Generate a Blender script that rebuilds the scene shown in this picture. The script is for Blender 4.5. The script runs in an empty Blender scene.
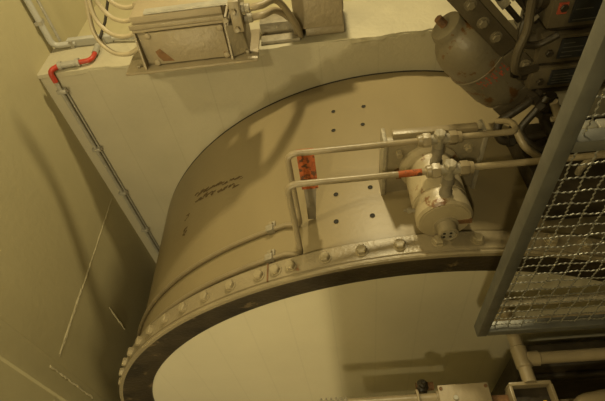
import bpy, bmesh, math, random
from mathutils import Vector, Matrix
random.seed(7)
scene = bpy.context.scene
C = bpy.context.collection
H = 4.0                      # eye height above the hall floor; coordinates below are given relative to eye level

# ------------------------------------------------------------------ camera
cam_d = bpy.data.cameras.new('camera'); cam = bpy.data.objects.new('camera', cam_d); C.objects.link(cam)
cam_d.sensor_width = 36.0; cam_d.lens = 460.0 / 605.0 * 36.0; cam_d.clip_start = 0.02
ax = [(0.99347699, -0.09266705, -0.06645511), (-0.02526664, -0.74717071, 0.66415174), (-0.1111983, -0.65814037, -0.74463829)]
m3 = Matrix([[r[0], -r[1], -r[2]] for r in ax])
cam.matrix_world = Matrix.Translation((0, 0, H)) @ m3.to_4x4()
scene.camera = cam
# ------------------------------------------------------------------ light
scene.view_settings.view_transform = 'Standard'
scene.view_settings.look = 'None'
scene.view_settings.gamma = 1.0
scene.view_settings.use_curve_mapping = False
scene.view_settings.exposure = 0.0
wd = bpy.data.worlds.new('world'); scene.world = wd; wd.use_nodes = True
wd.node_tree.nodes['Background'].inputs[0].default_value = (1.0, 0.8, 0.5, 1)
wd.node_tree.nodes['Background'].inputs[1].default_value = 0.002
WARM = (1.0, 0.83, 0.45)
def lamp(name, p, power, radius, col=WARM):
    d = bpy.data.lights.new(name, 'POINT'); d.energy = power; d.shadow_soft_size = radius; d.color = col
    o = bpy.data.objects.new(name, d); C.objects.link(o); o.location = (p[0], p[1], p[2] + H); return o
lamp('ceiling_lamp', (-0.4, -0.85, 0.75), 66, 0.035)
lamp('gallery_lamp', (-0.95, -1.6, -1.5), 86, 0.05)
lamp('passage_lamp', (0.02, 2.05, 0.75), 125, 0.06)
lamp('wall_lamp', (-0.86, 0.75, 0.10), 18, 0.03)

# ------------------------------------------------------------------ materials
def mat(name, col, rough=0.5, metal=0.0, var=0.12, scale=6.0, bump=0.15, bscale=60.0, spots=None, spot_amt=0.62, spot_scale=9.0, lines=None, spec=0.5, stretch=None):
    m = bpy.data.materials.new(name); m.use_nodes = True
    nt = m.node_tree; N = nt.nodes; L = nt.links; b = N['Principled BSDF']
    b.inputs['Roughness'].default_value = rough; b.inputs['Metallic'].default_value = metal
    b.inputs['Specular IOR Level'].default_value = spec
    tc = N.new('ShaderNodeTexCoord'); src = tc.outputs['Object']
    if stretch:
        mp = N.new('ShaderNodeMapping'); mp.inputs['Scale'].default_value = stretch
        L.new(src, mp.inputs['Vector']); src2 = mp.outputs['Vector']
    else: src2 = src
    nz = N.new('ShaderNodeTexNoise'); nz.inputs['Scale'].default_value = scale; nz.inputs['Detail'].default_value = 6
    L.new(src2, nz.inputs['Vector'])
    rp = N.new('ShaderNodeValToRGB')
    rp.color_ramp.elements[0].position = 0.3; rp.color_ramp.elements[1].position = 0.7
    rp.color_ramp.elements[0].color = [c * (1 - var) for c in col] + [1]
    rp.color_ramp.elements[1].color = [min(1, c * (1 + var)) for c in col] + [1]
    L.new(nz.outputs['Fac'], rp.inputs['Fac']); out = rp.outputs['Color']
    if spots:
        n2 = N.new('ShaderNodeTexNoise'); n2.inputs['Scale'].default_value = spot_scale; n2.inputs['Detail'].default_value = 8
        n2.inputs['Roughness'].default_value = 0.65
        L.new(src, n2.inputs['Vector'])
        r2 = N.new('ShaderNodeValToRGB'); r2.color_ramp.elements[0].position = spot_amt; r2.color_ramp.elements[1].position = spot_amt + 0.04
        L.new(n2.outputs['Fac'], r2.inputs['Fac'])
        mx = N.new('ShaderNodeMix'); mx.data_type = 'RGBA'
        L.new(r2.outputs['Color'], mx.inputs['Factor']); L.new(out, mx.inputs['A']); mx.inputs['B'].default_value = list(spots) + [1]
        out = mx.outputs['Result']
    if lines:                                   # faint board joints: (axis, pitch, strength)
        axis, pitch, st = lines
        sp = N.new('ShaderNodeSeparateXYZ'); L.new(src, sp.inputs[0])
        md = N.new('ShaderNodeMath'); md.operation = 'PINGPONG'; md.inputs[1].default_value = pitch / 2
        L.new(sp.outputs[axis], md.inputs[0])
        r3 = N.new('ShaderNodeMapRange'); r3.inputs['From Min'].default_value = 0.0; r3.inputs['From Max'].default_value = 0.004
        r3.inputs['To Min'].default_value = 1 - st; r3.inputs['To Max'].default_value = 1.0
        L.new(md.outputs[0], r3.inputs['Value'])
        m2 = N.new('ShaderNodeMix'); m2.data_type = 'RGBA'; m2.blend_type = 'MULTIPLY'; m2.inputs['Factor'].default_value = 1.0
        L.new(out, m2.inputs['A']); L.new(r3.outputs['Result'], m2.inputs['B']); out = m2.outputs['Result']
    L.new(out, b.inputs['Base Color'])
    if bump > 0:
        n4 = N.new('ShaderNodeTexNoise'); n4.inputs['Scale'].default_value = bscale; n4.inputs['Detail'].default_value = 5
        L.new(src, n4.inputs['Vector'])
        bp = N.new('ShaderNodeBump'); bp.inputs['Strength'].default_value = bump; bp.inputs['Distance'].default_value = 0.01
        L.new(n4.outputs['Fac'], bp.inputs['Height']); L.new(bp.outputs['Normal'], b.inputs['Normal'])
    return m
CREAM = (0.45, 0.40, 0.235)
M_wall = mat('cream_wall_paint', CREAM, 0.55, var=0.06, scale=3.0, bump=0.12, bscale=35)
M_back = mat('cream_concrete_paint', (0.42, 0.38, 0.27), 0.6, var=0.06, scale=4.0, bump=0.2, bscale=50, lines=(0, 0.23, 0.10))
M_ledge = mat('cream_ledge_paint', (0.42, 0.38, 0.265), 0.6, var=0.07, scale=8.0, bump=0.3, bscale=45, spots=(0.42, 0.35, 0.2), spot_amt=0.68, spot_scale=14)
M_bead = mat('weld_bead_paint', (0.44, 0.39, 0.25), 0.4, var=0.2, scale=60, bump=0.6, bscale=120)
M_drum = mat('beige_drum_paint', (0.25, 0.20, 0.110), 0.42, var=0.10, scale=3.5, bump=0.06, bscale=70, stretch=(1, 0.35, 1), spots=(0.30, 0.22, 0.11), spot_amt=0.70, spot_scale=5)
M_flange = mat('beige_flange_paint', (0.26, 0.215, 0.135), 0.33, var=0.12, scale=9, bump=0.22, bscale=90, spots=(0.18, 0.09, 0.04), spot_amt=0.65, spot_scale=12)
M_bolt = mat('beige_bolt_paint', (0.30, 0.25, 0.155), 0.38, var=0.15, scale=30, bump=0.2, bscale=150)
M_black = mat('grimy_black_steel', (0.035, 0.025, 0.013), 0.55, var=0.5, scale=7, bump=0.3, bscale=60, spots=(0.14, 0.10, 0.05), spot_amt=0.60, spot_scale=8)
M_seal = mat('black_gap_seal', (0.02, 0.017, 0.012), 0.8, var=0.2)
M_disc = mat('pale_plate_paint', (0.60, 0.55, 0.41), 0.45, var=0.05, scale=3, bump=0.12, bscale=40, lines=(0, 0.145, 0.07))
M_pipe = mat('beige_pipe_paint', (0.25, 0.203, 0.126), 0.35, var=0.12, scale=16, bump=0.12, bscale=90, spots=(0.30, 0.10, 0.04), spot_amt=0.70, spot_scale=18)
M_port = mat('beige_cylinder_paint', (0.36, 0.30, 0.19), 0.36, var=0.12, scale=10, bump=0.12, bscale=80, spots=(0.17, 0.085, 0.035), spot_amt=0.61, spot_scale=13)
M_plate = mat('beige_mount_paint', (0.25, 0.21, 0.135), 0.45, var=0.2, scale=14, bump=0.25, bscale=70, spots=(0.22, 0.10, 0.04), spot_amt=0.67, spot_scale=16)
M_fit = mat('grey_fitting_paint', (0.29, 0.255, 0.185), 0.4, var=0.2, scale=35, bump=0.3, bscale=120)
M_rust = mat('orange_rust_primer', (0.36, 0.085, 0.018), 0.7, var=0.4, scale=45, bump=0.4, bscale=90, spots=(0.10, 0.04, 0.015), spot_amt=0.52, spot_scale=40)
M_rustdk = mat('brown_rusted_steel', (0.15, 0.075, 0.03), 0.7, var=0.4, scale=40, bump=0.5, bscale=120)
M_grey = mat('dull_grey_steel', (0.22, 0.19, 0.14), 0.5, var=0.2, scale=20, bump=0.2)
M_box = mat('khaki_enclosure_paint', (0.29, 0.24, 0.155), 0.40, var=0.10, scale=9, bump=0.3, bscale=55, spots=(0.20, 0.12, 0.06), spot_amt=0.70, spot_scale=14)
M_lid = mat('cream_lid_paint', (0.31, 0.255, 0.165), 0.5, var=0.08, scale=7, bump=0.2, spots=(0.25, 0.26, 0.26), spot_amt=0.71, spot_scale=10)
M_chip = mat('brown_paint_chip', (0.17, 0.085, 0.03), 0.7, var=0.3, scale=40)
M_cable = mat('cream_cable_sheath', (0.38, 0.32, 0.205), 0.5, var=0.08, scale=20, bump=0.05)
M_gcable = mat('khaki_cable_sheath', (0.26, 0.21, 0.13), 0.45, var=0.10, scale=20, bump=0.05)
M_white = mat('white_grey_conduit', (0.42, 0.41, 0.36), 0.45, var=0.08, scale=20, bump=0.05)
M_gcond = mat('grey_conduit', (0.36, 0.34, 0.28), 0.4, var=0.12, scale=25, bump=0.1, metal=0.2)
M_red = mat('red_flexible_tube', (0.40, 0.04, 0.018), 0.45, var=0.1, scale=30, bump=0.1)
M_galv = mat('galvanised_steel', (0.145, 0.145, 0.13), 0.42, metal=0.55, var=0.18, scale=22, bump=0.08, bscale=60)
M_wire = mat('galvanised_wire', (0.25, 0.245, 0.21), 0.38, metal=0.6, var=0.15, scale=60, bump=0.0)
M_tank = mat('grey_beige_tank_paint', (0.16, 0.135, 0.088), 0.42, var=0.15, scale=10, bump=0.15, bscale=70, spots=(0.12, 0.06, 0.02), spot_amt=0.56, spot_scale=20)
M_brk = mat('brown_grey_bracket_paint', (0.075, 0.06, 0.037), 0.45, var=0.2, scale=12, bump=0.2, spots=(0.14, 0.05, 0.02), spot_amt=0.66, spot_scale=14)
M_valve = mat('beige_valve_paint', (0.09, 0.073, 0.045), 0.45, var=0.15, scale=18, bump=0.2, spots=(0.18, 0.06, 0.02), spot_amt=0.68, spot_scale=22)
M_name = mat('dark_name_plate', (0.022, 0.024, 0.03), 0.4, var=0.3, scale=30)
M_print = mat('pale_print', (0.12, 0.12, 0.11), 0.6, var=0.1)
M_dark = mat('dark_oily_fitting_and_shade', (0.03, 0.023, 0.014), 0.45, var=0.4, scale=25, bump=0.2)  # also the black of the two blocks that stand for shade
M_mark = mat('red_stencil_paint', (0.36, 0.07, 0.035), 0.6, var=0.3, scale=50)
M_wtag = mat('white_tag_plate', (0.72, 0.71, 0.66), 0.5, var=0.05)
M_yel = mat('yellow_sticker', (0.75, 0.52, 0.03), 0.5, var=0.1)
M_hall = mat('dark_hall_concrete', (0.035, 0.032, 0.027), 0.8, var=0.15, scale=3, bump=0.1)
M_floor = mat('grey_hall_floor', (0.12, 0.11, 0.085), 0.6, var=0.15, scale=4, bump=0.1)
M_dirt = mat('dark_worn_lettering', (0.10, 0.065, 0.03), 0.7, var=0.3, scale=60)

# ------------------------------------------------------------------ mesh helpers
class B:
    """collects shapes given in scene coordinates (z relative to eye level) and links them as one mesh"""
    def __init__(s): s.v = []; s.f = []
    def add(s, vs, fs):
        o = len(s.v); s.v += [Vector(v) for v in vs]; s.f += [tuple(i + o for i in f) for f in fs]; return s
    def box(s, a, b):
        x0, y0, z0 = a; x1, y1, z1 = b
        return s.add([(x0,y0,z0),(x1,y0,z0),(x1,y1,z0),(x0,y1,z0),(x0,y0,z1),(x1,y0,z1),(x1,y1,z1),(x0,y1,z1)],
                     [(0,3,2,1),(4,5,6,7),(0,1,5,4),(1,2,6,5),(2,3,7,6),(3,0,4,7)])
    def obox(s, c, u, v, w):     # centre and three half vectors
        c, u, v, w = map(Vector, (c, u, v, w))
        P = [c + u*i + v*j + w*k for k in (-1,1) for j in (-1,1) for i in (-1,1)]
        if u.cross(v).dot(w) < 0: P = [c + u*i + v*j + w*k for k in (1,-1) for j in (-1,1) for i in (-1,1)]
        return s.add(P, [(0,2,3,1),(4,5,7,6),(0,1,5,4),(1,3,7,5),(3,2,6,7),(2,0,4,6)])
    def lathe(s, p, d, prof, n=24, caps=True, ref=None):   # prof: [(dist along d, radius)]
        p = Vector(p); d = Vector(d).normalized()
        r = Vector(ref) if ref else (Vector((0,0,1)) if abs(d.z) < 0.9 else Vector((0,1,0)))
        u = d.cross(r).normalized(); w = d.cross(u)
        vs = []
        for t, rad in prof:
            for k in range(n):
                a = 2*math.pi*k/n
                vs.append(p + d*t + (u*math.cos(a) + w*math.sin(a))*rad)
        fs = []
        for i in range(len(prof)-1):
            for k in range(n):
                k2 = (k+1) % n
                fs.append((i*n+k, i*n+k2, (i+1)*n+k2, (i+1)*n+k))
        if caps:
            fs.append(tuple(range(n-1, -1, -1))); fs.append(tuple((len(prof)-1)*n + k for k in range(n)))
        return s.add(vs, fs)
    def cyl(s, a, b, r, n=16, r2=None):
        a = Vector(a); b = Vector(b)
        return s.lathe(a, b-a, [(0, r), ((b-a).length, r if r2 is None else r2)], n)
    def tube(s, pts, r, n=10, caps=True):
        P = [Vector(p) for p in pts]; m = len(P); vs = []; fs = []
        t0 = (P[1]-P[0]).normalized()
        u = t0.cross(Vector((0,0,1)) if abs(t0.z) < 0.9 else Vector((0,1,0))).normalized()
        for i in range(m):
            t = (P[min(i+1, m-1)] - P[max(i-1, 0)]).normalized()
            u = (u - t*u.dot(t)).normalized(); w = t.cross(u)
            rr = r[i] if isinstance(r, (list, tuple)) else r
            for k in range(n):
                a = 2*math.pi*k/n; vs.append(P[i] + (u*math.cos(a) + w*math.sin(a))*rr)
        for i in range(m-1):
            for k in range(n):
                k2 = (k+1) % n; fs.append((i*n+k, i*n+k2, (i+1)*n+k2, (i+1)*n+k))
        if caps:
            fs.append(tuple(range(n-1,-1,-1))); fs.append(tuple((m-1)*n+k for k in range(n)))
        return s.add(vs, fs)
    def build(s, name, m, parent=None, origin=None, bevel=0.0, sharp=35):
        if DESIGN: k_, a_, b_ = DESIGN; s.v = [(v - a_)*k_ + b_ for v in s.v]
        if origin is None:
            lo = [min(v[i] for v in s.v) for i in range(3)]; hi = [max(v[i] for v in s.v) for i in range(3)]
            origin = ((lo[0]+hi[0])/2, (lo[1]+hi[1])/2, lo[2])
        o0 = Vector(origin)
        me = bpy.data.meshes.new(name); me.from_pydata([v - o0 for v in s.v], [], s.f); me.update()
        bm = bmesh.new(); bm.from_mesh(me); bmesh.ops.recalc_face_normals(bm, faces=bm.faces)
        if bevel > 0:
            es = [e for e in bm.edges if e.is_manifold and e.calc_face_angle(0) > 0.6]
            bmesh.ops.bevel(bm, geom=es, offset=bevel, segments=2, profile=0.5, affect='EDGES', clamp_overlap=True)
        bm.to_mesh(me); bm.free()
        for p in me.polygons: p.use_smooth = True
        me.set_sharp_from_angle(angle=math.radians(sharp))
        me.materials.append(m)
        o = bpy.data.objects.new(name, me); C.objects.link(o); ORG[o.name] = o0
        if parent is None: o.location = o0 + Vector((0,0,H))
        else: o.parent = parent; o.location = o0 - ORG[parent.name]
        return o
ORG = {}
DESIGN = None               # (scale, anchor in the drawing, anchor in the scene) for a thing drawn at another size
def thing(name, label, cat, loc, group=None):
    o = bpy.data.objects.new(name, None); C.objects.link(o); o.empty_display_size = 0.05
    o.location = Vector(loc) + Vector((0,0,H)); ORG[o.name] = Vector(loc)
    o['label'] = label; o['category'] = cat
    if group: o['group'] = group
    return o
def tag(o, label, cat, group=None):
    o['label'] = label; o['category'] = cat
    if group: o['group'] = group
    return o
def struct(o, label=None, cat=None):
    o['kind'] = 'structure'
    if label: o['label'] = label
    if cat: o['category'] = cat
    return o
def inst(src, name, parent, pos, rot=(0,0,0)):      # another piece that shares mesh data
    o = bpy.data.objects.new(name, src.data); C.objects.link(o); o.parent = parent
    ORG[o.name] = Vector(pos); o.location = Vector(pos) - ORG[parent.name]; o.rotation_euler = rot; return o
def fillet(pts, r, n=6):
    P = [Vector(p) for p in pts]; out = [P[0]]
    for i in range(1, len(P)-1):
        a = (P[i-1]-P[i]); b = (P[i+1]-P[i]); ra = min(r, a.length*0.49, b.length*0.49)
        a = P[i] + a.normalized()*ra; b = P[i] + b.normalized()*ra
        for k in range(n+1):
            t = k/n; out.append(a*(1-t)**2 + P[i]*2*t*(1-t) + b*t*t)
    out.append(P[-1]); return out
def bez(pts, n=24):          # smooth curve through points (Catmull-Rom)
    P = [Vector(p) for p in pts]; P = [P[0]*2-P[1]] + P + [P[-1]*2-P[-2]]; out = []
    seg = len(P)-3
    for i in range(seg):
        p0, p1, p2, p3 = P[i:i+4]
        for k in range(n):
            t = k/n
            out.append(0.5*((2*p1) + (p2-p0)*t + (2*p0-5*p1+4*p2-p3)*t*t + (3*p1-p0-3*p2+p3)*t**3))
    out.append(P[-2]); return out
def hexnut(b, p, d, r, h): return b.lathe(p, d, [(0, r), (h*0.8, r), (h, r*0.82)], 6)

# ------------------------------------------------------------------ setting
FZ = -4.0
WB = 1.6275                        # face of the back wall
XL = -1.13                         # face of the left wall
LZ = -0.92                         # height of the ledge
o = B().box((-3.5, -2.6, FZ-0.1), (3.2, 3.4, FZ)).build('floor', M_floor); struct(o, 'grey concrete hall floor far below', 'floor')
o = B().box((XL, WB, FZ), (2.6, 1.84, LZ-0.01)).add([], []).build('wall_back', M_back, origin=(0, WB, FZ)); struct(o, 'cream painted concrete wall behind the drum', 'wall')
# ledge: a skim of paint and screed with a crumbled front edge
b = B(); n = 120; xs = [XL + (2.6-XL)*i/n for i in range(n+1)]
fr = [WB - 0.003 + random.uniform(-0.004, 0.005) + 0.008*math.sin(x*23)*math.sin(x*9.1) for x in xs]
dz = [0.010 + random.uniform(0, 0.012) + 0.006*math.sin(x*17) for x in xs]
bk = [1.84 if x < -0.15 else 1.93 for x in xs]
vs = []
for i, x in enumerate(xs):
    vs += [(x, fr[i], LZ-dz[i]-0.004), (x, fr[i]+0.002, LZ-0.003), (x, fr[i]+0.012, LZ), (x, bk[i], LZ), (x, bk[i], LZ-0.03)]
fs = []
for i in range(n):
    for k in range(4): a = i*5+k; fs.append((a, a+5, a+6, a+1))
    fs.append((i*5+4, i*5+9, i*5+5, i*5))
o = b.add(vs, fs).build('trim_1', M_ledge, origin=(0, WB, LZ)); struct(o, 'pale cream ledge with flaking front edge on top of the back wall', 'ledge')
o = B().box((XL, 1.84, FZ), (2.6, 3.3, LZ-0.07)).build('wall_back_recess', M_wall); o.name = 'wall_passage'; struct(o, 'cream recessed floor behind the ledge', 'wall')
o = B().box((XL-0.25, 0.735, FZ), (XL, 3.3, 1.6)).build('wall_left', M_wall, origin=(XL, 2, FZ)); struct(o, 'cream painted steel wall on the left', 'wall')
b = B(); prof = [(XL-0.25, 0.745), (XL, 0.745), (XL+0.010, 0.725), (XL+0.010, 0.640), (XL+0.004, 0.632), (XL+0.004, -2.6), (XL-0.25, -2.6)]
k = len(prof)
b.add([(x, y, FZ) for x, y in prof] + [(x, y, 1.6) for x, y in prof], [tuple(range(k)), tuple(range(2*k-1, k-1, -1))] + [(i, (i+1) % k, k+(i+1) % k, k+i) for i in range(k)])
o = b.build('wall_left_near', M_wall, origin=(XL, -1, FZ)); struct(o, 'nearer cream wall plate with a raised upright strip', 'wall')
o = B().box((2.6, -2.6, FZ), (2.8, 3.4, 1.6)).build('wall_right', M_hall); struct(o)
o = B().box((-3.5, 3.3, FZ), (2.8, 3.5, 1.6)).build('wall_far', M_hall); struct(o)
o = B().box((-3.5, -2.8, FZ), (2.8, -2.6, 1.6)).build('wall_front', M_hall); struct(o)
o = B().box((-3.5, -2.8, 1.6), (2.8, 3.5, 1.7)).build('ceiling', M_hall); struct(o)
o = B().box((-0.465, -0.40, FZ), (2.6, -0.35, -0.5)).build('wall_shade_blocker', M_wall); struct(o, 'solid wall added out of view to shade the right of the pale disc', 'wall')  # unseen blocker, placed to cut the upright shadow edge on the disc
# weld beads on the left wall
def bead(pts, r, wob): return B().tube([Vector(p) + Vector((0, random.uniform(-wob, wob), random.uniform(-wob, wob))) for p in pts], [r*random.uniform(0.6, 1.35) for _ in pts], 6)
def line(a, c, n): a = Vector(a); c = Vector(c); return [a.lerp(c, i/n) for i in range(n+1)]
wl = bpy.data.objects['wall_left']; wn = bpy.data.objects['wall_left_near']
bead(line((XL, 0.77, -1.652), (XL, 1.60, -1.645), 60), 0.0035, 0.0015).build('weld_bead', M_bead, wl)
bead(line((XL, 0.775, -1.645), (XL, 1.07, -1.643), 22), 0.004, 0.001).build('weld_bead', M_bead, wl)
bead(line((XL+0.004, 0.62, -1.70), (XL+0.004, 0.25, -1.71), 30), 0.0035, 0.0015).build('weld_bead', M_bead, wn)
bead(line((XL+0.010, 0.712, -1.60), (XL+0.010, 0.712, -1.95), 26), 0.0045, 0.003).build('weld_bead', M_bead, wn)
bead(line((XL+0.002, 1.12, -1.90), (XL+0.002, 1.10, -2.10), 10), 0.004, 0.003).build('weld_bead', M_bead, wl)

# ------------------------------------------------------------------ the drum
CX, CZ = 0.252, -2.358
RS, RF = 1.270, 1.305
drum = thing('steel_drum', 'huge beige steel drum lying on its side with a bolted band and pale round end', 'drum', (CX, 1.1, CZ-RF))
AX = (0, 1, 0)
def ring(prof, n=180): return B().lathe((CX, 0, CZ), AX, prof, n, caps=False)
sh = ring([(0.72, RS-0.03), (0.76, RS), (1.612, RS), (1.622, RS-0.003), (1.622, RS-0.05)]).build('shell', M_drum, drum)
ring([(1.619, RS-0.004), (1.6195, RS-0.001), (1.6265, RS-0.001), (1.627, RS-0.02)]).build('rear_seal', M_seal, drum)
fl = ring([(0.775, RS-0.01), (0.775, RF-0.003), (0.772, RF), (0.716, RF), (0.713, RF-0.004), (0.709, RF-0.004), (0.706, RF+0.003), (0.701, RF+0.004), (0.697, RF), (0.697, RF-0.012)]).build('flange_band', M_flange, drum)
fr_ = ring([(0.698, RF-0.010), (0.700, RF-0.03), (0.716, 1.194), (0.722, 1.181), (0.745, 1.177)]).build('front_ring', M_black, drum)
B().lathe((CX, 0, CZ), AX, [(0.732, 1.182), (0.752, 1.182)], 140).build('end_plate', M_disc, drum)
# low beads along the shell beside the band
ring([(0.783, RS-0.002), (0.786, RS+0.004), (0.792, RS+0.004), (0.795, RS-0.002)]).build('rim_bead', M_drum, drum)
def onshell(th, y, r): a = math.radians(th); return Vector((CX + r*math.sin(a), y, CZ + r*math.cos(a)))
# bolts of the band
bb = B().lathe((0,0,0), (0,0,1), [(-0.004, 0.019), (0.002, 0.019)], 16); hexnut(bb, (0,0,0.002), (0,0,1), 0.0155, 0.013)
src = None
ths = [1.03 - 4.62*k for k in range(-22, 24)] + [-19.6]
for th in ths:
    P = onshell(th, 0.743, RF)
    if src is None:
        src = bb.build('bolt', M_bolt, fl, origin=(0,0,0)); src.location = P - ORG[fl.name]; ORG[src.name] = P; src.rotation_euler = (0, math.radians(th), 0)
    else: inst(src, 'bolt', fl, P, (0, math.radians(th), 0))
# joint of the band
a = math.radians(-20.8); u = Vector((math.cos(a), 0, -math.sin(a))); w = Vector((math.sin(a), 0, math.cos(a)))
B().obox(onshell(-20.8, 0.744, RF), u*0.0022, Vector((0, 0.031, 0)), w*0.002).build('band_joint', M_rustdk, fl)
# empty bolt holes in the shell
hb = B().lathe((0,0,0), (0,0,1), [(0.0020, 0.0080), (0.0025, 0.0072), (0.001, 0.006)], 14, caps=False).add([(0.0066*math.cos(2*math.pi*k/14), 0.0066*math.sin(2*math.pi*k/14), 0.0012) for k in range(14)], [tuple(range(14))])
src = None
for th, y in [(-9.97,1.429),(-10.3,1.319),(-5.4,1.318),(-4.72,1.421),(-5.9,1.005),(-10.96,1.003),(-6.24,0.889),(-11.3,0.892)]:
    P = onshell(th, y, RS)
    if src is None:
        src = hb.build('bolt_hole', M_seal, sh, origin=(0,0,0)); src.location = P - ORG[sh.name]; ORG[src.name] = P; src.rotation_euler = (0, math.radians(th), 0)
    else: inst(src, 'bolt_hole', sh, P, (0, math.radians(th), 0))
# worn lettering on the left shoulder
b = B()
def fleck(th, y, dth, dy):
    p = [onshell(th + random.uniform(-.25,.25)+i*dth, y + j*dy + random.uniform(-.002,.002), RS+0.0006) for i, j in ((-1,-1),(1,-1),(1,1),(-1,1))]
    b.add(p, [(0,1,2,3)])
for k in range(26):
    t = k/25; th = -41 + 13*t
    if random.random() < 0.75: fleck(th, 1.335 - 0.085*t + random.uniform(-.008,.008), random.uniform(.3,.65), random.uniform(.003,.007))
    if random.random() < 0.7: fleck(th, 1.300 - 0.080*t + random.uniform(-.008,.008), random.uniform(.3,.65), random.uniform(.003,.007))
for k in range(9): fleck(-42.6 + random.uniform(-1.2, 1.2), 1.155 + random.uniform(-.015,.03), .3, .004)
for k in range(6): fleck(-43 + random.uniform(-.8, .8), 1.235 + random.uniform(-.015,.02), .3, .004)
o = b.build('worn_lettering', M_dirt, sh); o['kind'] = 'stuff'

# ------------------------------------------------------------------ hydraulic cylinder on top of the drum
PX, PZ, PR = 0.29, -0.99, 0.0745
hc = thing('hydraulic_cylinder', 'short beige cylinder with rusty end nut bolted to an upright plate on the drum', 'cylinder', (PX, 0.87, -1.088))
tl = math.radians(1); uu = Vector((math.cos(tl), 0, -math.sin(tl))); ww = Vector((math.sin(tl), 0, math.cos(tl)))
mp = B().obox(Vector((0.298, 0.985, -0.987)), uu*0.134, Vector((0,0.011,0)), ww*0.106).build('mounting_plate', M_plate, hc, bevel=0.003)
B().obox(Vector((0.298, 0.9935, -0.987)) + ww*0.113, uu*0.118, Vector((0,0.012,0)), ww*0.010).build('top_strip', M_pipe, hc, bevel=0.003)
for sx in (-1, 1): B().obox(Vector((0.298, 1.0, -0.993)) + uu*0.139*sx, uu*0.006, Vector((0,0.035,0)), ww*0.112).build('side_rib', M_fit, hc, bevel=0.002)
for sx, sz in ((-1,1),(1,1),(-1,-1),(1,-1)):
    P = Vector((0.298, 0.974, -0.985)) + uu*0.098*sx + ww*(0.056 if sz > 0 else -0.022)*1
    q = B().lathe(P, (0,-1,0), [(0, 0.014), (0.003, 0.014)], 14); hexnut(q, P + Vector((0,-0.003,0)), (0,-1,0), 0.0105, 0.011)
    q.build('bolt', M_bolt if sz > 0 else M_rustdk, mp)
B().obox(Vector((0.212, 0.9735, -1.010)), uu*0.016, Vector((0,0.002,0)), ww*0.022).build('small_tag', M_rustdk, mp)
B().lathe((PX, 0.976, PZ), (0,-1,0), [(0, PR+0.012), (0.012, PR+0.012), (0.016, PR+0.006), (0.020, PR), (0.150, PR), (0.152, PR-0.003), (0.155, PR-0.003), (0.157, PR), (0.206, PR), (0.213, PR-0.006), (0.213, 0.03)], 48).build('barrel', M_port, hc)
ec = B().lathe((PX, 0.764, PZ), (0,-1,0), [(0, PR-0.010), (0.003, PR-0.010), (0.004, PR-0.014)], 40).build('end_cap', M_port, hc)
B().lathe((PX+0.004, 0.761, PZ-0.014), (0,-1,0), [(0, 0.033), (0.004, 0.033), (0.006, 0.027), (0.034, 0.026), (0.036, 0.021), (0.034, 0.020), (0.030, 0.018)], 24).build('nut', M_plate, ec)
B().lathe((PX+0.004, 0.730, PZ-0.014), (0,-1,0), [(0, 0.0185), (0.0035, 0.0175)], 20).build('rod_end', M_fit, ec)
for k in range(4):
    a = math.radians(45+90*k); B().lathe((PX + 0.012*math.cos(a), 0.727, PZ-0.014+0.010*math.sin(a)), (0,-1,0), [(0, .004), (.002, .0035)], 8).build('pin', M_seal, ec)
B().obox((PX+0.048, 0.760, PZ-0.004), (0.022,0,0), (0,0.003,0), (0,0,0.007)).build('rust_streak_plate', M_rustdk, ec)
q = B().cyl((PX-PR+0.004, 0.80, PZ+0.01), (PX-PR-0.012, 0.80, PZ+0.012), 0.006, 10); hexnut(q, (PX-PR-0.010, 0.80, PZ+0.012), (-1,0,0.1), 0.0085, 0.009); q.cyl((PX-PR-0.018, 0.80, PZ+0.013), (PX-PR-0.028, 0.80, PZ+0.014), 0.004, 8)
q.build('bleed_screw', M_fit, hc)

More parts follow.
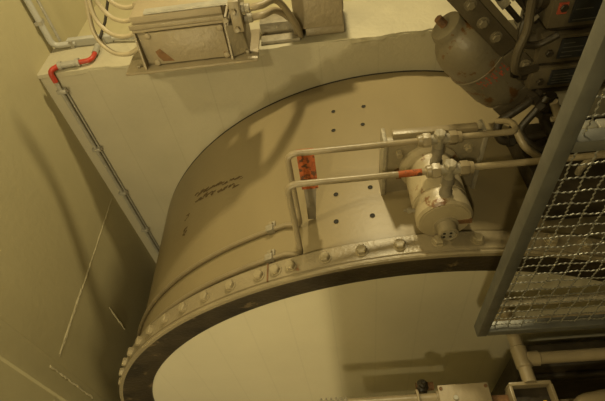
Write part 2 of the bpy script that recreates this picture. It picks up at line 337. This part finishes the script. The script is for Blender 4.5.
# ------------------------------------------------------------------ two small-bore pipes feeding the cylinder
RZ = -0.828; rp = 0.0086
def feed_pipe(name, label, y, xl, xr, tail, ylow, clamp_th):
    t = thing(name, label, 'pipe', (PX, y, -1.10), 'feed pipes on the drum')
    s0 = onshell(-17.6, ylow, RS + rp + 0.001)
    pts = list(reversed(tail)) + [(xr, y, RZ)] if tail else [(xr, y, RZ)]
    head = [(xl, y, RZ), (xl+0.002, y-0.002, s0.z + 0.004)]
    path = fillet(pts + head + [Vector((xl-0.045, ylow, CZ + math.sqrt((RS+rp)**2-(xl-0.045-CX)**2)))], 0.028, 7)[:-1]
    th0 = math.degrees(math.asin((xl-0.045-CX)/RS))
    path += [onshell(th0 - 1.5*k, ylow, RS + rp*0.8) for k in range(0, 44)]
    B().tube(path, rp, 12).build('pipe', M_pipe, t)
    # tee on a stub standing on the barrel
    tee = B().cyl((PX-0.045, y, RZ), (PX+0.045, y, RZ), 0.0135, 14).cyl((PX, y, RZ+0.014), (PX, y, RZ-0.03), 0.014, 14)
    te = tee.build('tee_fitting', M_fit, t)
    for sx in (-1, 1):
        q = B(); hexnut(q, (PX+sx*0.024, y, RZ), (sx,0,0), 0.0195, 0.022); q.lathe((PX+sx*0.046, y, RZ), (sx,0,0), [(0, .0165), (.010, .015), (.012, .011)], 14); q.build('union_nut', M_pipe, te)
    q = B(); hexnut(q, (PX, y, RZ+0.012), (0,0,1), 0.0165, 0.012); q.build('cap_nut', M_fit, te)
    q = B().lathe((PX, y, RZ-0.022), (0,0,-1), [(0, .012), (.006, .016), (.026, .0165), (.030, .013), (.05, .013), (.056, .017), (.075, .0165)], 14); q.build('riser', M_grey, t)
    # saddle clamp on the shell
    P = onshell(clamp_th, ylow, RS); a = math.radians(clamp_th); u = Vector((math.cos(a), 0, -math.sin(a))); w = Vector((math.sin(a), 0, math.cos(a)))
    c = B().obox(P + w*0.004 + Vector((0,0.013,0)), u*0.013, Vector((0,0.022,0)), w*0.004).obox(P + w*0.012, u*0.013, Vector((0,0.012,0)), w*0.011)
    cl = c.build('clamp', M_fit, t, bevel=0.002)
    q = B(); hexnut(q, P + w*0.008 + Vector((0,0.024,0)), w, 0.008, 0.008); q.build('clamp_bolt', M_bolt, cl)
    return t
feed_pipe('feed_pipe', 'upper thin beige pipe crossing the drum, farther from the bolted band', 0.908, -0.112, 0.490,
          [(0.490, 0.955, RZ-0.004), (0.468, 0.990, RZ-0.03)], 0.925, -21.2)
feed_pipe('feed_pipe', 'lower thin beige pipe with orange bare patch, nearer the bolted band', 0.795, -0.112, 0.78,
          None, 0.812, -21.2)
q = B().tube(line((0.165, 0.795, RZ), (0.222, 0.795, RZ), 4), rp+0.0004, 12); q.build('bare_patch', M_rust, bpy.data.objects['feed_pipe.001'])
# flat support strap
SX = -0.020
st = thing('support_strap', 'upright flat steel strap with orange primer beside the pipe bends', 'strap', (-0.045, 0.925, -1.125))
B().box((-0.088, 0.921, -0.985), (-0.040, 0.927, -0.832)).build('primed_upper_part', M_rust, st)
B().add([(x+SX, y, z) for y in (0.9215, 0.9265) for x, z in ((-0.064,-1.125),(-0.040,-1.125),(-0.026,-0.985),(-0.062,-0.985))],
        [(0,1,2,3),(7,6,5,4),(0,4,5,1),(1,5,6,2),(2,6,7,3),(3,7,4,0)]).build('lower_part', M_grey, st)

# ------------------------------------------------------------------ junction box on the ledge
DESIGN = (0.9, Vector((-0.48, 1.65, LZ)), Vector((-0.432, 1.485, -0.828)))
jb = thing('junction_box', 'khaki painted junction box with screwed front cover on a base plate overhanging the ledge', 'junction box', (-0.432, 1.485, -0.828))
B().box((-0.738, 1.532, -0.919), (-0.230, 1.76, -0.908)).build('base_plate', M_box, jb, bevel=0.002)
B().box((-0.655, 1.575, -0.908), (-0.325, 1.80, -0.770)).build('body', M_box, jb, bevel=0.004)
cv = B().box((-0.618, 1.562, -0.902), (-0.336, 1.575, -0.775)).build('cover', M_box, jb, bevel=0.003)
for x in (-0.612, -0.345):
    for z in (-0.893, -0.785):
        q = B().lathe((x, 1.564, z), (0,-1,0), [(0, .0115), (.005, .0115), (.008, .007)], 12); q.build('screw', M_lid, cv)
B().add([(-0.606,1.5615,-0.848),(-0.585,1.5615,-0.838),(-0.560,1.5615,-0.872),(-0.545,1.5615,-0.893),(-0.588,1.5615,-0.890),(-0.600,1.5615,-0.872)], [tuple(range(5,-1,-1))]).build('bare_chip', M_chip, cv)
B().box((-0.662, 1.560, -0.770), (-0.318, 1.92, -0.757)).box((-0.655, 1.568, -0.757), (-0.325, 1.92, -0.712)).build('lid', M_lid, jb, bevel=0.004)
B().box((-0.665, 1.556, -0.756), (-0.322, 1.562, -0.738)).build('lid_lip', M_box, jb, bevel=0.002)
# side gussets
for x0, x1 in ((-0.662, -0.655), (-0.329, -0.322)):
    B().add([(x0,1.545,-0.908),(x0,1.64,-0.908),(x0,1.64,-0.76),(x0,1.565,-0.76),(x1,1.545,-0.908),(x1,1.64,-0.908),(x1,1.64,-0.76),(x1,1.565,-0.76)],
            [(0,1,2,3),(7,6,5,4),(0,4,5,1),(1,5,6,2),(2,6,7,3),(3,7,4,0)]).build('gusset', M_box, jb)
B().add([(-0.325,1.556,-0.905),(-0.262,1.585,-0.905),(-0.262,1.72,-0.905),(-0.325,1.72,-0.905),(-0.325,1.556,-0.785),(-0.275,1.585,-0.785),(-0.275,1.72,-0.785),(-0.325,1.72,-0.785)],
        [(3,2,1,0),(4,5,6,7),(0,1,5,4),(1,2,6,5),(2,3,7,6),(3,0,4,7)]).build('end_box', M_plate, jb, bevel=0.003)
B().box((-0.300, 1.565, -0.815), (-0.262, 1.70, -0.700)).build('gland_block', M_box, jb, bevel=0.004)
for x, y, z in ((-0.262, 1.60, -0.745), (-0.262, 1.62, -0.790)):
    q = B(); hexnut(q, (x, y, z), (1,0,0), 0.021, 0.014); q.lathe((x+0.013, y, z), (1,0,0), [(0, .017), (.016, .017), (.020, .013)], 16); q.build('cable_gland', M_fit, jb)
for x, z in ((-0.285, -0.735), (-0.285, -0.80), (-0.318, -0.76)):
    q = B(); hexnut(q, (x, 1.566, z), (0,-1,0), 0.011, 0.011); q.build('bolt', M_box, jb)
q = B(); hexnut(q, (-0.268, 1.58, -0.908), (0,0,1), 0.010, 0.016); q.build('bolt', M_plate, jb)
q = B(); hexnut(q, (-0.69, 1.57, -0.908), (0,0,1), 0.011, 0.010); q.build('bolt', M_plate, jb)
q = B(); hexnut(q, (-0.69, 1.65, -0.908), (0,0,1), 0.011, 0.010); q.build('bolt', M_plate, jb)
B().box((-0.60, 1.57, -0.71), (-0.28, 1.60, -0.703)).build('lid_strip', M_gcond, jb)
# left entry glands
for i, z in enumerate((-0.735, -0.765, -0.80, -0.845)):
    q = B(); hexnut(q, (-0.656, 1.60 + 0.035*(3-i), z), (-1,0,0), 0.017, 0.020); q.build('cable_gland', M_white if i == 3 else M_box, jb)
lab = ['outermost cream cable looping up from the junction box', 'second cream cable looping up from the junction box', 'third cream cable looping up from the junction box', 'lowest cream cable sagging over the ledge into the junction box']
loops = [[(-0.67,1.705,-0.735),(-0.72,1.71,-0.735),(-0.765,1.73,-0.71),(-0.785,1.76,-0.64),(-0.75,1.80,-0.50),(-0.70,1.84,-0.36)],
         [(-0.67,1.67,-0.765),(-0.73,1.675,-0.77),(-0.785,1.70,-0.745),(-0.812,1.73,-0.67),(-0.78,1.78,-0.53),(-0.73,1.83,-0.36)],
         [(-0.67,1.635,-0.80),(-0.73,1.64,-0.815),(-0.795,1.665,-0.80),(-0.835,1.70,-0.735),(-0.815,1.75,-0.60),(-0.75,1.82,-0.36)],
         [(-0.67,1.60,-0.845),(-0.73,1.605,-0.868),(-0.80,1.63,-0.862),(-0.85,1.67,-0.805),(-0.845,1.72,-0.69),(-0.78,1.80,-0.36)]]
for l, p in zip(lab, loops):
    tag(B().tube(bez(p, 10), 0.0085, 10).build('cable', M_cable), l, 'cable', 'cables left of the junction box')
for i, (y, z, l) in enumerate(((1.60, -0.745, 'thick khaki cable arching over from the upper gland to the ledge'), (1.62, -0.790, 'thick khaki cable bending down from the lower gland to the ledge'))):
    p = [(-0.235, y, z), (-0.19, y, z+0.004), (-0.135-0.012*i, y+0.06, z-0.014), (-0.085-0.014*i, y+0.15, -0.90+0.004*i), (-0.072-0.014*i, 1.86+0.02*i, -1.018)]
    tag(B().tube(bez(p, 10), 0.0125, 12).build('cable', M_gcable), l, 'cable', 'cables right of the junction box')
DESIGN = None
for x in (-0.60, -0.28): B().box((x-0.02, 1.42, -0.852), (x+0.02, 1.70, -0.8275)).box((x-0.02, 1.65, -0.92), (x+0.02, 1.70, -0.852)).build('bracket_arm', M_box, jb)
o = B().box((-0.222, 1.645, -0.9195), (-0.068, 1.77, -0.905)).box((-0.222, 1.70, -0.905), (-0.075, 1.77, -0.86)).build('steel_block', M_fit, bevel=0.003); tag(o, 'speckled grey steel block on the ledge under the two khaki cables', 'block')
# second enclosure
eb = thing('switch_box', 'plain khaki steel box standing on the ledge right of the cables', 'box', (0.02, 1.76, LZ))
B().box((-0.045, 1.672, -0.92), (0.104, 1.86, -0.883)).build('plinth', M_box, eb, bevel=0.002)
B().box((-0.085, 1.660, -0.883), (0.102, 1.87, -0.62)).build('body', M_box, eb, bevel=0.004)
B().box((-0.080, 1.656, -0.876), (0.098, 1.661, -0.63)).build('door', M_box, eb, bevel=0.001)
B().box((0.1015, 1.70, -0.84), (0.106, 1.712, -0.80)).build('hinge', M_fit, eb)

# ------------------------------------------------------------------ conduits
wc = thing('conduit', 'white grey conduit dropping down the left wall and running along the ledge', 'conduit', (-1.08, 1.80, LZ))
path = fillet([(-1.112, 1.80, 0.3), (-1.112, 1.80, -0.90), (-1.02, 1.815, -0.904)], 0.03, 6)
B().tube(path, 0.0125, 12).build('upright_tube', M_white, wc)
B().tube(line((-1.085, 1.822, 0.3), (-1.085, 1.822, -0.89), 2), 0.006, 8).build('thin_tube', M_gcond, wc)
B().box((-1.055, 1.808, -0.918), (-0.86, 1.836, -0.886)).build('trunking', M_white, wc, bevel=0.003)
B().tube(line((-0.88, 1.82, -0.905), (-0.70, 1.79, -0.90), 4), 0.009, 10).build('run_out_tube', M_white, wc)
for x in (-1.035, -0.90): B().box((x-0.008, 1.800, -0.920), (x+0.008, 1.812, -0.888)).build('clip', M_gcond, wc)
B().box((-1.128, 1.785, -0.80), (-1.10, 1.815, -0.785)).build('saddle', M_gcond, wc)
rt = thing('protective_tube', 'red flexible tube with grey couplings bent over the corner of the ledge', 'tube', (-1.0, 1.62, LZ))
yk = 1.612
B().tube(fillet([(-1.066, yk, -0.955), (-1.066, yk, -0.905), (-1.035, 1.640, -0.902)], 0.03, 7), 0.0105, 12).build('lower_red_bend', M_red, rt)
B().tube(line((-1.035, 1.640, -0.903), (-0.955, 1.651, -0.903), 3), 0.0125, 12).build('coupling', M_gcond, rt)
for x, y in ((-1.030, 1.641), (-0.960, 1.650)):
    B().tube(line((x-0.007, y, -0.903), (x+0.007, y+0.002, -0.903), 1), 0.0165, 12).build('collar', M_gcond, rt)
B().tube(fillet([(-0.955, 1.651, -0.903), (-0.905, 1.658, -0.903), (-0.905, 1.715, -0.902)], 0.035, 7), 0.0095, 12).build('upper_red_bend', M_red, rt)
B().tube(line((-0.905, 1.705, -0.902), (-0.908, 1.765, -0.900), 2), 0.012, 12).build('end_coupling', M_gcond, rt)
B().tube([(-0.908,1.76,-0.90),(-0.88,1.86,-0.85),(-0.84,1.95,-0.75)], 0.006, 8).build('inner_cable', M_dark, rt)
gc = thing('conduit', 'grey conduit clipped down the corner between left wall and back wall', 'conduit', (-1.07, yk, -2.6))
B().tube(line((-1.066, yk, -0.950), (-1.066, yk, -2.75), 6), 0.0085, 12).build('tube', M_gcond, gc)
B().tube(line((-1.052, yk+0.008, -1.0), (-1.052, yk+0.008, -2.75), 2), 0.0045, 8).build('second_tube', M_gcond, gc)
for z in (-1.00, -1.32, -1.62, -1.93, -2.25):
    c = B().box((-1.082, yk-0.012, z-0.008), (-1.044, yk+0.014, z+0.008)).build('clip', M_gcond, gc, bevel=0.002)
    q = B(); hexnut(q, (-1.040, yk+0.004, z), (0,-1,0), 0.006, 0.008); q.build('screw', M_grey, c)

# ------------------------------------------------------------------ accumulator tank and its bracket
N_ = Vector((-0.68, 0, 0.73)).normalized(); Q = Vector((0.73, 0, 0.68)).normalized(); Yv = Vector((0,1,0))
T0 = Vector((0.376, 1.262, -0.715))
tk = thing('accumulator_tank', 'tilted grey beige pressure tank with rust streaks and a threaded stud', 'tank', T0 - N_*0.36)
R = 0.093
B().lathe(T0, -N_, [(0.000, 0.044), (0.004, 0.050), (0.020, 0.053), (0.028, 0.060), (0.045, 0.074), (0.065, 0.085), (0.09, 0.0915), (0.115, R), (0.27, R), (0.31, 0.086), (0.345, 0.065), (0.365, 0.035)], 40).build('vessel', M_tank, tk)
cp = B().lathe(T0 + N_*0.010, -N_, [(0, 0.040), (0.003, 0.048), (0.016, 0.052)], 36).build('end_collar', M_tank, tk)
prof = []
for k in range(9): prof += [(0.004*k, 0.0125), (0.004*k+0.002, 0.0108)]
B().lathe(T0 + N_*0.008, N_, prof, 14).build('threaded_stud', M_rustdk, cp)
B().lathe(T0 - N_*0.155, -N_, [(0, R+0.0005), (0.001, R+0.003), (0.007, R+0.003), (0.008, R+0.0005)], 40, caps=False).build('weld_bead', M_tank, tk)
# stencilled marks, now an illegible row of red strokes
vd = (-(T0 - N_*0.2)).normalized(); vd = (vd - N_*vd.dot(N_)).normalized(); sd = N_.cross(vd)
b = B()
def on_tank(l, a): return T0 - N_*l + (vd*math.cos(a) + sd*math.sin(a))*(R+0.0012)
for k in range(11):
    l = 0.165 + 0.004*math.sin(k*2.1) + 0.0015*k; a0 = -0.55 + 0.115*k
    for j in range(3):
        a = a0 + random.uniform(-.04,.04); ll = l + 0.013*j + random.uniform(-.004,.004); da = random.uniform(.008,.030); dl = random.uniform(.0015,.006)
        b.add([on_tank(ll-dl, a-da), on_tank(ll-dl, a+da), on_tank(ll+dl, a+da), on_tank(ll+dl, a-da)], [(0,1,2,3)])
o = b.build('stencil_strokes', M_mark, tk); o['kind'] = 'stuff'
br = thing('tank_bracket', 'dark bolted bracket plate clamped along the upper side of the tank', 'bracket', T0 - N_*0.33 + Q*0.08)
def brk(l0, l1, q0, q1, y0, y1): return B().obox(T0 - N_*(l0+l1)/2 + Q*(q0+q1)/2 + Yv*((y0+y1)/2), N_*(l1-l0)/2, Q*(q1-q0)/2, Yv*((y1-y0)/2))
p1 = brk(-0.13, 0.155, 0.058, 0.114, -0.075, -0.055).build('front_plate', M_brk, br, bevel=0.003)
p2 = brk(0.160, 0.345, 0.050, 0.114, -0.075, -0.055).build('lower_plate', M_brk, br, bevel=0.003)
brk(-0.22, 0.345, 0.062, 0.075, -0.06, 0.14).build('flange_plate', M_brk, br, bevel=0.003)
for pl, l, qq in ((p1, 0.02, 0.085), (p1, 0.085, 0.085), (p1, -0.05, 0.092), (p2, 0.23, 0.092), (p2, 0.315, 0.085)):
    P = T0 - N_*l + Q*qq - Yv*0.075
    q = B().lathe(P, -Yv, [(0, .017), (.003, .017)], 16); hexnut(q, P - Yv*0.003, -Yv, 0.0125, 0.010); q.build('bolt', M_tank, pl)
brk(0.30, 0.36, -0.06, 0.13, -0.08, 0.10).build('foot_plate', M_brk, br, bevel=0.003)
# diagonal twin rods with clamps beside the bracket
for i, (q0, lb) in enumerate(((0.152, 'rod'), (0.182, 'rod'))):
    rd = thing('clamped_rod', ('nearer' if i == 0 else 'farther') + ' of two slanting dark rods right of the tank bracket', 'rod', T0 - N_*0.2 + Q*q0, 'slanting rods')
    B().cyl(T0 + N_*0.10 + Q*q0 - Yv*0.06, T0 - N_*0.14 + Q*q0 - Yv*0.06, 0.008, 10).build('rod', M_dark, rd)
    for l in (0.02, 0.115): brk(l-0.012, l+0.012, q0-0.013, q0+0.013, -0.075, -0.045).build('clamp', M_fit, rd, bevel=0.002)
rl = thing('mounting_rail', 'slanting beige steel rail between tank bracket and valve blocks', 'rail', T0 - N_*0.30 + Q*0.165)
brk(-0.1, 0.33, 0.116, 0.124, -0.085, 0.02).build('web', M_valve, rl)
brk(-0.1, 0.33, 0.116, 0.134, -0.09, -0.083).build('lip', M_valve, rl)

# ------------------------------------------------------------------ valve blocks
vlab = ['top valve block with dark name plate at the upper right corner', 'middle valve block with dark name plate behind the mesh frame', 'lowest valve block with dark name plate above the dark fittings']
VY = 1.15
for i, (z0, z1) in enumerate(((-0.692, -0.560), (-0.800, -0.715), (-0.888, -0.815))):
    v = thing('valve_block', vlab[i], 'valve', (0.69, VY+0.06, z0), 'valve blocks')
    B().box((0.612, VY, z0), (0.86, VY+0.12, z1)).build('body', M_valve, v, bevel=0.004)
    B().box((0.664, VY-0.005, z0+0.014), (0.752, VY, z1-0.010)).build('name_plate', M_name, v, bevel=0.001)
    npl = v.children[-1]
    for k in range(4):
        zz = z0 + 0.022 + (z1-z0-0.045)*k/3; xx = random.uniform(0.70, 0.742)
        B().box((0.671, VY-0.0056, zz-0.0012), (xx, VY-0.0045, zz+0.0012)).build('print_line', M_print, npl)
    q = B(); hexnut(q, (0.640, VY, (z0+z1)/2-0.008), (0,-1,0), 0.011, 0.010); q.build('bolt', M_dark, v)
    B().lathe((0.612, VY+0.05, (z0+z1)/2), (-1,0,0), [(0, .028), (.02, .028), (.026, .022), (.05, .021), (.056, .012)], 18).build('side_plug', M_valve if i == 1 else M_dark, v)
    B().box((0.630, VY+0.01, z0-0.012), (0.85, VY+0.11, z0)).build('gasket', M_dark, v)
B().box((0.626, VY-0.004, -0.650), (0.650, VY, -0.620)).build('red_mark', M_mark, bpy.data.objects['valve_block'])
bpn = thing('hydraulic_rack', 'dark upright rack carrying the valve blocks', 'rack', (0.73, VY+0.13, -1.0))
B().box((0.60, VY+0.12, -1.00), (1.5, VY+0.15, 0.1)).build('panel', M_brk, bpn, bevel=0.003)  # widened to the right to shade the far side of the drum
B().box((0.29, VY-0.20, -0.42), (1.5, VY+0.30, -0.395)).build('unseen_shade_hood', M_brk, bpn, bevel=0.003)  # added above the view to block the passage lamp from the drum
def hose(name, label, cat, pts, r, m, group=None): return tag(B().tube(bez(pts, 8), r, 10).build(name, m), label, cat, group)
hose('hose', 'brown hose hanging beside the valve blocks from the top of the picture', 'hose', [(0.525,1.10,-0.35),(0.530,1.10,-0.58),(0.532,1.09,-0.65),(0.518,1.08,-0.71),(0.528,1.08,-0.765),(0.60,1.12,-0.79)], 0.0115, M_brk)
hose('hose', 'short dark hose looping into the top valve block', 'hose', [(0.61,1.17,-0.575),(0.575,1.15,-0.575),(0.560,1.13,-0.55),(0.565,1.12,-0.50)], 0.0095, M_dark)
hose('hose', 'dark hose drooping between top and middle valve blocks', 'hose', [(0.612,1.20,-0.650),(0.56,1.17,-0.668),(0.555,1.15,-0.72),(0.60,1.15,-0.735),(0.645,1.14,-0.705)], 0.0095, M_dark)
# fittings under the valve blocks
def fitting(label, pts, r, collars):
    f = thing('elbow_fitting', label, 'fitting', pts[-1], 'dark pipe fittings')
    c = fillet(pts, 0.03, 7)
    B().tube(c, r, 12).build('elbow', M_dark, f)
    for p, d in collars:
        q = B(); hexnut(q, Vector(p) - Vector(d).normalized()*0.011, d, r*1.6, 0.022); q.build('union_nut', M_dark, f)
fitting('dark elbow pipe nearest the tank under the valve blocks', [(0.64,1.13,-0.885),(0.60,1.11,-0.905),(0.512,1.09,-0.955),(0.528,1.06,-1.008),(0.66,1.07,-1.00)], 0.013, [((0.62,1.12,-0.895), (0.04,0.02,0.02)), ((0.56,1.062,-1.003), (1,0,0))])
fitting('second dark elbow pipe just right of the first', [(0.655,1.11,-0.888),(0.630,1.10,-0.925),(0.580,1.08,-0.985),(0.64,1.03,-1.03),(0.74,1.04,-1.03)], 0.011, [((0.640,1.103,-0.91), (0.02,0,0.03)), ((0.67,1.033,-1.03), (1,0,0))])
fitting('dark valve stub below the lowest name plate', [(0.67,1.12,-0.888),(0.665,1.12,-0.97),(0.70,1.09,-1.03)], 0.016, [((0.67,1.12,-0.91), (0,0,1)), ((0.666,1.12,-0.955), (0,0,1))])
f = thing('pale_plug', 'small pale beige plug among the dark fittings', 'plug', (0.695, 1.10, -0.98))
B().cyl((0.672,1.10,-0.90), (0.700,1.10,-0.955), 0.0125, 14).build('stem', M_lid, f)
q = B(); hexnut(q, (0.697,1.10,-0.950), (0.028,0,-0.055), 0.019, 0.014); q.build('nut', M_lid, f)
tag(B().box((0.61, 0.84, -1.134), (1.3, 1.20, -1.065)).build('darkening_block', M_dark, bevel=0.004), 'black manifold block under the pipe fittings, enlarged to darken the drum behind the mesh', 'block')  # block enlarged so the drum behind the mesh turns dark
tag(B().tube(fillet([(0.53,1.00,-0.90),(0.545,0.955,-0.93),(0.60,0.94,-0.972),(0.635,0.93,-1.005)], 0.02), 0.0105, 12).build('pipe', M_pipe), 'short slanting beige pipe running behind the mesh frame', 'pipe')
tb = thing('terminal_cover', 'white terminal cover seen past the mesh frame', 'cover', (0.79, 1.0, -0.97))
for x0, x1 in ((0.705, 0.755), (0.760, 0.90)): B().box((x0, 0.985, -0.966), (x1, 1.02, -0.912)).build('half', M_wtag, tb, bevel=0.004)
hose('hose', 'brown hose arching over the drum behind the mesh', 'hose', [(0.735,0.955,-1.07),(0.742,0.96,-1.045),(0.77,0.965,-1.008),(0.82,0.97,-1.00),(0.90,0.97,-1.02),(0.98,0.97,-1.07)], 0.010, M_plate)

# ------------------------------------------------------------------ galvanised mesh panel
mpn = thing('mesh_panel', 'galvanised guard panel of crimped wire mesh in a square tube frame', 'mesh panel', (0.66, 0.495, -1.095))
mpn.rotation_euler = (0, 0.014, 0)
X0, X1, Z0, Z1, Y0, Y1 = 0.3135, 1.05, -1.095, -0.12, 0.480, 0.509
B().box((X0, Y0, Z0), (X0+0.024, Y1, Z1)).build('frame_stile', M_galv, mpn, bevel=0.0022)
B().box((X1-0.024, Y0, Z0), (X1, Y1, Z1)).build('frame_stile', M_galv, mpn, bevel=0.0022)
for z in (Z0, -0.497, Z1-0.024): B().box((X0+0.0245, Y0+0.001, z), (X1-0.0245, Y1-0.001, z+0.022)).build('frame_rail', M_galv, mpn, bevel=0.0022)
pit = 0.0312; YM = 0.494; AM = 0.0013; WR = 0.0013
def crimp(axis, lo, hi, off, ph):            # close zigzag of a crimped wire, over and under at each crossing
    n = int((hi-lo)/pit*12); pts = []
    for k in range(n+1):
        t = lo + (hi-lo)*k/n; w = AM*math.sin(2*math.pi*t/pit*3 + 0.8*ph)
        y = YM + 0.0012*math.cos(math.pi*t/pit + math.pi*ph)
        pts.append((t, y, off + w) if axis == 'x' else (off + w, y, t))
    return pts
i = 0; z = Z0 + 0.030
while z < Z1-0.03:
    if not (-0.512 < z < -0.466):
        B().tube(crimp('x', X0+0.02, X1-0.02, z, i), WR, 5).build('mesh_wire', M_wire, mpn)
    z += pit; i += 1
i = 0; x = X0 + 0.041
while x < X1-0.03:
    B().tube(crimp('z', Z0+0.018, Z1-0.02, x, i+1), WR, 5).build('mesh_wire', M_wire, mpn)
    x += pit; i += 1

# ------------------------------------------------------------------ pipework below the panel
BZ = -1.35
lp = thing('branch_pipe', 'beige pipe with a tee branch below the mesh panel', 'pipe', (0.49, 0.5, BZ))
B().cyl((0.494, 0.70, BZ), (0.494, 0.452, BZ), 0.0185, 18).build('run_pipe', M_pipe, lp)
B().cyl((0.494, 0.519, BZ), (1.3, 0.519, BZ), 0.0165, 18).build('branch', M_pipe, lp)
B().lathe((0.494, 0.556, BZ), (0,-1,0), [(0, .0185), (.004, .022), (.06, .022), (.064, .0185)], 18).lathe((0.505, 0.519, BZ), (1,0,0), [(0, .0205), (.035, .0205), (.038, .0165)], 18).build('tee_collar', M_pipe, lp)
B().lathe((0.494, 0.70, BZ), (0,-1,0), [(0, .04), (.014, .04), (.015, .02)], 20).build('wall_flange', M_pipe, lp)
lb = thing('lidded_box', 'pale beige box with a flat screwed lid at the bottom edge of the picture', 'box', (0.31, 0.35, -1.45))
B().box((0.246, 0.262, -1.465), (0.378, 0.455, -1.358)).build('body', M_box, lb, bevel=0.003)
ld = B().box((0.242, 0.258, -1.358), (0.381, 0.462, -1.349)).build('lid', M_lid, lb, bevel=0.002)
for x in (0.250, 0.373):
    for y in (0.268, 0.452): B().lathe((x, y, -1.349), (0,0,1), [(0, .0048), (.003, .0045)], 10).build('screw', M_rustdk, ld)
sp_ = B().lathe((0.285, 0.425, -1.349), (0,0,1), [(0, .007), (.006, .006)], 10).build('lid_knob', M_white, ld)
bp = thing('horizontal_pipe', 'beige pipe with ribbed end along the bottom edge of the picture', 'pipe', (0.08, 0.435, -1.38))
B().cyl((-0.02, 0.432, -1.372), (0.246, 0.432, -1.372), 0.0165, 18).build('pipe', M_pipe, bp)
prof = []
for k in range(6): prof += [(0.014*k, 0.0150), (0.014*k+0.005, 0.0150), (0.014*k+0.006, 0.0215), (0.014*k+0.010, 0.0215), (0.014*k+0.011, 0.0150)]
B().lathe((-0.095, 0.432, -1.372), (1,0,0), prof, 18).build('ribbed_end', M_fit, bp)
B().tube(fillet([(0.185,0.456,-1.395),(0.185,0.456,-1.350),(0.185,0.410,-1.350),(0.185,0.410,-1.395)], 0.02, 5), 0.004, 8).build('u_clamp', M_lid, bp)
B().box((-0.03, 0.385, -1.54), (0.95, 0.440, -1.466)).build('unseen_shadow_bar', M_box, bp, bevel=0.003)  # added below the view to deepen the pipe's shadow on the disc
B().lathe((0.236, 0.432, -1.372), (1,0,0), [(0, .022), (.010, .022)], 16).build('end_nut', M_pipe, bp)
vk = thing('drain_valve', 'small black drain valve behind the bottom pipe', 'valve', (0.208, 0.475, -1.40))
B().lathe((0.208, 0.478, -1.42), (0,0,1), [(0, .018), (.03, .018), (.035, .011), (.048, .011), (.052, .006), (.062, .006)], 14).build('body', M_dark, vk)
B().cyl((0.19, 0.478, -1.40), (0.24, 0.478, -1.40), 0.012, 12).build('outlet', M_rustdk, vk)
ob = thing('open_box', 'dark open topped box with beige rim and yellow sticker below the branch pipe', 'box', (0.49, 0.37, -1.46))
ox0, ox1, oy0, oy1 = 0.440, 0.545, 0.262, 0.452
B().box((ox0, oy0, -1.46), (ox1, oy1, -1.375)).build('body', M_dark, ob)
for a, c in (((ox0-.004, oy1-.006, -1.40), (ox1+.004, oy1+.004, -1.345)), ((ox0-.006, oy0, -1.40), (ox0+.003, oy1-.006, -1.345)), ((ox1-.003, oy0, -1.40), (ox1+.006, oy1-.006, -1.345)), ((ox0, oy0-.006, -1.40), (ox1, oy0+.003, -1.345))):
    B().box(a, c).build('rim', M_pipe, ob, bevel=0.002)
B().lathe((0.526, 0.405, -1.375), (0,0,1), [(0, .008), (.002, .0075)], 6).build('sticker', M_yel, ob)
B().box((0.468, 0.385, -1.375), (0.500, 0.400, -1.366)).build('terminal', M_lid, ob)
tag(B().box((0.384, 0.30, -1.43), (0.434, 0.435, -1.375)).build('pipe_bracket', M_rustdk, bevel=0.004), 'rusty brown bracket between the two boxes at the bottom edge', 'bracket')
tag(B().tube(fillet([(0.60,0.36,-1.40),(0.605,0.40,-1.36),(0.70,0.412,-1.36),(1.2,0.412,-1.36)], 0.03), 0.0165, 16).build('pipe', M_pipe), 'beige pipe end at the bottom right corner', 'pipe')
tag(B().cyl((0.43, 0.600, -1.28), (1.3, 0.600, -1.28), 0.0125, 16).build('pipe', M_pipe), 'level beige pipe seen through the bottom of the mesh', 'pipe')
tag(B().cyl((0.42, 0.630, -1.225), (1.3, 0.630, -1.225), 0.010, 16).build('pipe', M_fit), 'thin grey pipe seen through the mesh above the beige one', 'pipe')

hs = thing('shade_box', 'black box added for the shade under the branch pipe at the lower right', 'shade box', (0.9, 0.63, -2.2))  # solid black box put where overlapping shadows fall
B().box((0.60, 0.60, -2.2), (1.35, 0.69, -1.65)).build('shade_box_body', M_dark, hs, bevel=0.02)
B().box((0.62, 0.585, -1.76), (1.34, 0.601, -1.70)).build('shade_box_rib', M_dark, hs, bevel=0.004)
